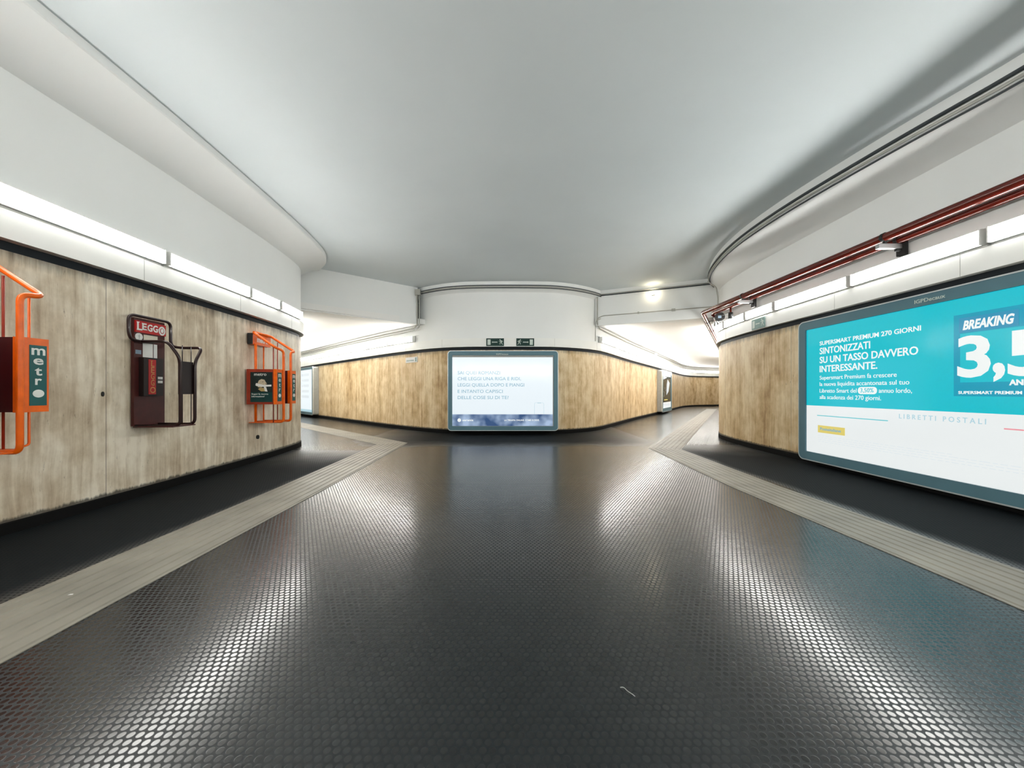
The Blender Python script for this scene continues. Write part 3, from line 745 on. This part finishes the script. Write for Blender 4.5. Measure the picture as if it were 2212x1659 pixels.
m = MB(loc); m.tube([C-ax[1]*.03, (5.0, 9.12, 3.02), (4.96, 9.18, 3.11)], .03, 10, bend=.05); m.build('elbow', REDP, e, True)
m = MB(loc); m.tube([(4.90, 8.98, 2.99), (5.02, 9.0, 2.86)], .022, 8); m.tube([(5.05, 9.2, 2.98), (5.1, 9.3, 2.86)], .035, 8); m.build('stub', GALV, e, True)

# ------------------------------------------------------------------ cables and conduits
def run(name, pts, r, mat, label, group=None, bend=.04, seg=8, cat='cable'):
    m = MB(); m.tube(pts, r, seg, bend=bend); o = m.build(name, mat, smooth=True); return tag(o, label, cat, group)
lipc = offset_path(list(resample(LIP, 60)), .018)
run('cable', [(p.x, p.y, 4.135) for p in lipc], .020, CABLE, 'upper dark cable along the ceiling lip of the right wall', 'ceiling cables', 0)
run('cable', [(p.x, p.y, 4.075) for p in lipc], .014, PVC, 'middle pale cable along the ceiling lip of the right wall', 'ceiling cables', 0)
lipd = offset_path(list(resample(LIP, 60)), -.01)
run('cable', [(p.x, p.y, 4.035) for p in lipd], .012, CABLE, 'lower dark cable along the ceiling lip of the right wall', 'ceiling cables', 0)
nose = offset_path(resample(noseC, 40), .19)
run('cable', [(p.x, p.y, 4.165) for p in nose], .013, CABLE, 'upper cable round the top of the central wall', 'ceiling cables', 0)
run('cable', [(p.x, p.y, 4.128) for p in nose], .015, PVC, 'middle pale conduit round the top of the central wall', 'ceiling cables', 0)
run('cable', [(p.x, p.y, 4.092) for p in nose], .013, CABLE, 'lower cable round the top of the central wall', 'ceiling cables', 0)
def beamp(t, n, z): return RA.lerp(RB, t)+RAX[1]*n+Vector((0, 0, z))
run('cable', [beamp(.0, .03, 4.12), beamp(.86, .03, 4.12)], .016, CABLE, 'dark cable along the top of the right passage beam', 'ceiling cables', 0)
run('cable', [beamp(.0, .03, 4.155), beamp(.86, .03, 4.155)], .012, PVC, 'pale conduit along the top of the right passage beam', 'ceiling cables', 0)
run('conduit', [beamp(.02, .04, 3.42), beamp(.06, .04, 3.50), beamp(.3, .04, 3.50), beamp(.86, .04, 3.50)], .013, PVC, 'pale conduit along the lower edge of the right passage beam', 'conduits', .1, cat='conduit')
e = MB(); e.box(beamp(.345, .055, 3.50), .05, .05, .05, RAX); o = e.build('conduit_clip', PVC); tag(o, 'left pale clip on the conduit of the right passage beam', 'clip', 'conduit clips')
e = MB(); e.box(beamp(.60, .055, 3.50), .10, .05, .06, RAX); o = e.build('conduit_clip', PVC); tag(o, 'right pale clip on the conduit of the right passage beam', 'clip', 'conduit clips')
# left corner of the central nose
e = MB(); e.box((-2.77, 10.90, 4.12), .15, .12, .17); o = e.build('junction_box', PVC); tag(o, 'pale square junction box under the ceiling at the left of the central wall', 'junction box')
wingL = [p for p in offset_path(sub_path(PC, 0, s1), .03)][::-1]
wl = resample(wingL, 20)
run('conduit', [(-2.80, 10.92, 4.07), (-2.80, 10.94, 3.20), (-2.95, 11.22, 3.14)]+[(p.x, p.y, 3.14) for p in wl[1:-1]], .022, PVC, 'thicker conduit dropping from the junction box and following the left passage wall', 'conduits', .06, cat='conduit')
run('conduit', [(-2.74, 10.92, 4.07), (-2.74, 10.94, 3.14), (-2.9, 11.19, 3.07)]+[(p.x, p.y, 3.07) for p in wl[1:-1]], .014, PVC, 'thinner conduit dropping from the junction box and following the left passage wall', 'conduits', .06, cat='conduit')
wingR = resample(offset_path(sub_path(PC, s2, s2+20.5), .03), 24)
run('conduit', [(2.60, 11.28, 4.08), (2.60, 11.28, 3.25), (2.72, 11.48, 3.16)]+[(p.x, p.y, 3.14) for p in wingR[1:]], .018, PVC, 'conduit down the right edge of the central wall and along the right passage', 'conduits', .08, cat='conduit')
run('conduit', [(2.70, 11.25, 3.42), (2.56, 11.25, 3.36), (2.54, 11.28, 3.25), (2.54, 11.29, 2.74)], .012, PVC, 'short conduit looping down to the first lamp of the right passage', 'conduits', .06, cat='conduit')
run('conduit', [(5.02, 9.5, 4.03), (5.12, 9.55, 3.98), (5.24, 9.5, 3.88), (5.24, 9.42, 3.6), (5.24, 9.42, 3.0)], .016, PVC, 'pale conduit dropping from the ceiling lip at the right corner', 'conduits', .05, cat='conduit')
e = MB(); p = wingR[10]; e.box((p.x+.02, p.y, 3.14), .22, .16, .12); o = e.build('junction_box', FASC); tag(o, 'small white junction box on the wall of the right passage', 'junction box')
# bulkhead spot on the right passage beam
c = beamp(.455, .08, 4.02)
e = empty('spotlight', c, 'small glaring warm spotlight on the beam over the right passage', 'lamp')
m = MB(c); m.box(c-RAX[1]*.04, .09, .05, .09, RAX); m.build('mount', PVC, e)
m = MB(c)
R = []
for rr, z in ((.0, .04), (.035, .035), (.05, .01), (.05, -.015), (.03, -.04), (.0, -.045)):
    R.append([c+RAX[1]*.03+Vector((math.cos(t)*max(rr, .001), math.sin(t)*max(rr, .001), z)) for t in [2*math.pi*q/14 for q in range(15)]])
m.loft(R); m.build('bulb', WARM, e, True)

# ------------------------------------------------------------------ maroon newspaper rack
class Rack:
    def __init__(s, name, X, Y, dirv, label, group=None):
        s.ax = axes(dirv); s.g = Vector((X, Y, 0))
        s.e = empty(name, (X, Y, .7), label, 'newspaper rack', group); s.loc = s.e.location
    def P(s, u, n, z): return s.g+s.ax[0]*u+s.ax[1]*n+Vector((0, 0, z))
    def box(s, m, u0, u1, n0, n1, z0, z1): m.box(s.P((u0+u1)/2, (n0+n1)/2, (z0+z1)/2), u1-u0, n1-n0, z1-z0, s.ax)
    def part(s, name, mat, boxes, parent=None):
        m = MB(s.loc)
        for b in boxes: s.box(m, *b)
        return m.build(name, mat, parent or s.e)
R1 = Rack('newspaper_rack', -4.262, 4.32, (-.025, 1), 'dark maroon newspaper rack with red header and side basket on the left wall')
u = lambda Y: Y-4.32
R1.part('back_plate', RUSTY, [(u(4.125), u(4.50), .012, .045, .815, 2.03)])
R1.part('header', RED, [(u(4.13), u(4.497), .045, .062, 1.868, 2.0)])
R1.part('front_box', INK, [(u(4.18), u(4.42), .045, .10, 1.15, 1.59)])
R1.part('vertical_label', RED, [(u(4.235), u(4.325), .10, .103, 1.17, 1.57)])
m = MB(R1.loc)
for ch, a, b, z, sz, ww in (('L', 4.142, 4.195, 1.895, .125, .052), ('E', 4.20, 4.26, 1.905, .105, .052), ('G', 4.262, 4.325, 1.900, .108, .060), ('G', 4.33, 4.395, 1.900, .108, .060), ('O', 4.40, 4.49, 1.876, .145, .088)):
    m.text(ch, R1.P(u(a), .064, z), R1.ax, sz, width=ww, off=.0032)
def bar(a, b, z0, z1): R1.box(m, u(a), u(b), .0632, .066, z0, z1)
bar(4.137, 4.168, 1.978, 1.986); bar(4.137, 4.200, 1.893, 1.901); bar(4.196, 4.222, 1.973, 1.980); bar(4.196, 4.26, 1.902, 1.908)
bar(4.306, 4.326, 1.93, 1.94); bar(4.374, 4.397, 1.93, 1.94)
m.disc(R1.P(u(4.445), .0645, 1.927), .018, R1.ax, .002, 20, r2=.026)
m.build('header_lettering', LETW, R1.e)
m = MB(R1.loc)
for i, ch in enumerate('LEGG'): m.text(ch, R1.P(u(4.262), .1035, 1.49-i*.073), R1.ax, .095, width=.042, off=.001)
m.text('O', R1.P(u(4.25), .1035, 1.185), R1.ax, .10, width=.068, off=.001); R1.box(m, u(4.255), u(4.285), .1032, .105, 1.552, 1.557)
m.build('vertical_lettering', GOLD, R1.e)
m = MB(R1.loc); m.disc(R1.P(u(4.18), .047, 1.82), .043, R1.ax, .004, 24); o = m.build('round_sticker', PAPERW, R1.e)
m = MB(R1.loc); R1.box(m, u(4.177), u(4.183), .049, .051, 1.795, 1.845); R1.box(m, u(4.165), u(4.195), .049, .051, 1.824, 1.828); m.build('sticker_mark', GREYP, o)
R1.part('paper_notice', PAPER, [(u(4.235), u(4.405), .045, .048, 1.785, 1.853)])
R1.part('paper_notice', PAPERW, [(u(4.226), u(4.345), .045, .048, 1.595, 1.755)])
R1.part('paper_notice', PAPERW, [(u(4.357), u(4.40), .045, .048, 1.59, 1.755)])
R1.part('small_sticker', BLUEG, [(u(4.142), u(4.205), .045, .048, 1.625, 1.67)])
R1.part('small_sticker', PAPERW, [(u(4.35), u(4.41), .10, .102, 1.345, 1.375), (u(4.35), u(4.41), .10, .102, 1.30, 1.33)])
m = MB(R1.loc); fr = .47
# one bent tube: header loop, out to the tip, in, down and back to the wall ; the second from the header's lower corner
m.tube([R1.P(u(4.30), .09, 1.765), R1.P(u(4.05), .09, 1.765), R1.P(u(4.02), .09, 1.84), R1.P(u(4.02), .09, 2.045), R1.P(u(4.53), .09, 2.045), R1.P(u(4.53), .09, 1.76), R1.P(u(4.53), .20, 1.735), R1.P(u(4.53), fr, 1.735), R1.P(u(4.42), fr, 1.55), R1.P(u(4.42), fr, .815), R1.P(u(4.42), .05, .815)], .0165, 10, bend=.07)
m.build('frame_tube', TUBEM, R1.e, True)
m = MB(R1.loc)
m.tube([R1.P(u(4.16), .09, 1.765), R1.P(u(4.16), .38, 1.765), R1.P(u(4.20), fr, 1.60), R1.P(u(4.22), fr, 1.50), R1.P(u(4.22), fr, .815), R1.P(u(4.14), .05, .815)], .0165, 10, bend=.06)
m.build('frame_tube', TUBEM, R1.e, True)
m = MB(R1.loc)
for y0 in (4.27, 4.39): m.tube([R1.P(u(y0), fr-.02, 1.735), R1.P(u(y0), fr-.02, .82)], .005, 6)
m.build('wire_bar', TUBEM, R1.e)
R1.part('basket_panel', INK, [(u(4.225), u(4.415), fr-.03, fr-.015, 1.17, 1.55)])
R1.part('bottom_tray', RUSTY, [(u(4.13), u(4.43), .03, fr, .80, .812)])

# ------------------------------------------------------------------ orange newspaper racks
def orange_rack(X, Y, dirv, dz, label):
    R = Rack('newspaper_rack', X, Y, dirv, label, 'orange newspaper racks')
    zb0, zb1 = .99+dz, 1.57+dz; F = .50
    R.part('side_box', ORANGE, [(-.31, -.09, F-.05, F, zb0, zb1)]); R.part('side_box', ORANGE, [(.12, .30, F-.05, F, zb0, zb1)])
    R.part('box_flank', REDOR, [(-.31, -.10, .03, F-.052, zb0+.002, zb1-.002)]); R.part('box_flank', MAROON, [(.13, .295, .03, F-.052, zb0+.002, zb1-.002)])
    # picture poster on the near flank, faces the viewer
    fa = (R.ax[1], -R.ax[0], R.ax[2]); o0 = R.P(-.3105, 0, 0)
    def fr(name, n0, n1, z0, z1, mat, off=0.):
        m = MB(R.loc); m.poly([(n0, z0+dz), (n1, z0+dz), (n1, z1+dz), (n0, z1+dz)], fa, o0+fa[1]*off, .0015); return m.build(name, mat, R.e)
    fr('poster', .09, .435, 1.03, 1.52, POSTER_D); fr('poster_foot', .09, .435, 1.03, 1.19, POSTER_T, .0016)
    m = MB(R.loc); Pn = lambda n, z, k: o0+fa[0]*n+Vector((0, 0, z+dz))+fa[1]*k
    m.text('metro', Pn(.15, 1.46, .003), fa, .075, width=.19); m.text('Segui la nuova', Pn(.11, 1.15, .0045), fa, .035, width=.26); m.text('informazione!', Pn(.11, 1.11, .0045), fa, .035, width=.20)
    m.build('poster_lettering', LETW, R.e)
    m = MB(R.loc); m.poly([(.21, 1.27), (.20, 1.33), (.225, 1.385), (.265, 1.405), (.31, 1.395), (.335, 1.35), (.35, 1.33), (.34, 1.30), (.30, 1.29), (.27, 1.27)], fa, o0+fa[1]*.003+Vector((0, 0, dz)), .001)
    m.build('dog_picture', BEIGE, R.e)
    m = MB(R.loc); m.poly([(.17, 1.305), (.18, 1.34), (.30, 1.31), (.42, 1.315), (.42, 1.285), (.30, 1.28), (.19, 1.29)], fa, o0+fa[1]*.0042+Vector((0, 0, dz)), .001)
    m.poly([(.30, 1.28), (.335, 1.28), (.36, 1.20), (.32, 1.205)], fa, o0+fa[1]*.0042+Vector((0, 0, dz)), .001); m.build('newspaper_picture', PAPERW, R.e)
    m = MB(R.loc); m.poly([(.24, 1.265), (.30, 1.26), (.34, 1.205), (.26, 1.205), (.21, 1.24)], fa, o0+fa[1]*.0036+Vector((0, 0, dz)), .001); m.build('collar_picture', TAN, R.e)
    m = MB(R.loc); m.disc(Pn(.338, 1.325, .005), .008, fa, .001, 10); m.disc(Pn(.285, 1.36, .005), .006, fa, .001, 10); m.build('dog_nose', DARKM, R.e)
    # vertical name labels on both front strips
    for a, b in ((-.285, -.165), (.178, .285)):
        lab = R.part('name_label', TEAL, [(a, b, F, F+.003, zb0+.05, zb1-.055)])
        m = MB(R.loc); cu = (a+b)/2
        for ch, z, sz, ww in (('m', 1.44, .11, .085), ('e', 1.365, .10, .062), ('t', 1.28, .10, .045), ('r', 1.205, .10, .042)):
            m.text(ch, R.P(cu-ww/2, F+.0035, z+dz), R.ax, sz, width=ww, off=.002)
        m.disc(R.P(cu, F+.004, 1.135+dz), .036, R.ax, .0015, 20, r2=.031); m.build('name_lettering', LETW, lab)
    # header sign against the wall
    R.part('header_side', DARKM, [(-.262, -.24, .012, .085, 1.985+dz, 2.165+dz)])
    hd = R.part('header', ORANGE, [(-.24, .27, .012, .085, 1.985+dz, 2.165+dz)])
    m = MB(R.loc); m.text('metro', R.P(-.13, .0865, 2.035+dz), R.ax, .13, width=.31, off=.004); m.build('header_lettering', LETW, hd)
    zt = 1.90+dz; zb = .69+dz
    if dz:
        m = MB(R.loc); m.tube([R.P(.12, F-.01, zb+.03), R.P(.20, F-.03, zb+.045), R.P(.20, F-.03, zt)], .008, 8, bend=.02); m.build('wire_bar', ORANGE, R.e, True)
    m = MB(R.loc)
    m.tube([R.P(-.11, .05, zb), R.P(-.11, F+.005, zb), R.P(-.11, F+.005, zt-.01), R.P(-.24, F-.06, zt+.03), R.P(-.25, .10, 2.175+dz), R.P(-.10, .10, 2.18+dz)], .0205, 12, bend=.06); m.build('frame_tube', ORANGE, R.e, True)
    m = MB(R.loc)
    m.tube([R.P(.12, .05, zb), R.P(.12, F+.005, zb), R.P(.12, F+.005, zt-.01), R.P(.265, F+.0, zt+.01), R.P(.25, .10, 2.18+dz), R.P(-.24, .10, 2.18+dz)], .0205, 12, bend=.055); m.build('frame_tube', ORANGE, R.e, True)
    for uu, nn, r in ((-.19, .10, .02), (.10, .06, .011)):
        m = MB(R.loc); m.tube([R.P(uu, nn, zb), R.P(uu, nn, 2.0+dz)], r, 10); m.build('back_post', ORANGE, R.e, True)
    for uu, nn, zz in ((-.22, .40, 1.98), (.235, .22, 2.07)):
        m = MB(R.loc); m.tube([R.P(uu, nn, zb), R.P(uu, nn, zz+dz)], .0085, 8); m.build('wire_bar', REDOR, R.e, True)
    m = MB(R.loc); m.poly([(-.24, .02), (.26, .02), (.26, .30), (.13, F-.02), (-.13, F-.02), (-.24, .35)], (R.ax[0], Vector((0, 0, 1)), R.ax[1]), R.P(0, 0, zb-.006), .01); m.build('bottom_tray', ORANGE, R.e)
    return R
orange_rack(-4.375, 6.34, (-.07, 1), 0, 'orange newspaper rack near the far end of the left wall, dog poster on its side')
orange_rack(-4.252, 2.70, (-.0, 1), .05, 'orange newspaper rack cut by the left edge of the photo')

# holes and fittings in the stone
m = MB((-4.247, 3.845, 1.19)); m.disc((-4.2475, 3.845, 1.175), .011, (Vector((0, 1, 0)), Vector((1, 0, 0)), Vector((0, 0, 1))), .012, 12, r2=.025); o = m.build('drill_hole_plug', DARKM); tag(o, 'small black plug in the stone left of the maroon rack', 'plug')
m = MB((-4.385, 6.37, .42)); m.disc((-4.376, 6.37, .42), .026, (Vector((0, 1, 0)), Vector((1, 0, 0)), Vector((0, 0, 1))), .03, 16, r2=.035); o = m.build('wall_plug', DARKM); tag(o, 'black oval fitting in the stone below the far orange rack', 'plug')
# litter
def fpt(x, y): Y = H*800/(y-846); return ((x-1106)/800*Y, Y)
m = MB(); x, y = fpt(1340, 1487); x2, y2 = fpt(1372, 1506)
m.tube([(x, y, .004), (x+.012, y-.006, .010), ((x+x2)/2, (y+y2)/2, .006), (x2-.01, y2+.006, .008), (x2, y2, .003)], .0016, 6, bend=.01); o = m.build('wire_scrap', GALV); tag(o, 'tiny curled pale wire scrap on the studded floor in the foreground', 'litter')
x, y = fpt(146, 1290); m = MB(); m.poly([(0, 0), (.022, .004), (.018, .014), (.004, .012)], (Vector((1, 0, 0)), Vector((0, 0, 1)), Vector((0, 1, 0))), (x, y, .0112), .0015); o = m.build('paper_scrap', PAPERW); tag(o, 'tiny white paper scrap on the left guide strip', 'litter')

# ------------------------------------------------------------------ camera, world, view
cam = bpy.data.cameras.new('camera'); co = bpy.data.objects.new('camera', cam); COL.objects.link(co)
co.location = (0, 0, H); co.rotation_euler = (math.radians(90), 0, 0)
cam.sensor_width = 36; cam.sensor_fit = 'HORIZONTAL'; cam.lens = 36*800/2212; cam.shift_y = 16.5/2212; cam.clip_start = .05
sc = bpy.context.scene; sc.camera = co
w = bpy.data.worlds.new('world'); sc.world = w; w.use_nodes = True
w.node_tree.nodes['Background'].inputs[0].default_value = (.5, .55, .6, 1); w.node_tree.nodes['Background'].inputs[1].default_value = .02
sc.view_settings.view_transform = 'Standard'; sc.view_settings.look = 'None'; sc.view_settings.gamma = 1; sc.view_settings.use_curve_mapping = False
sc.view_settings.exposure = 0.0
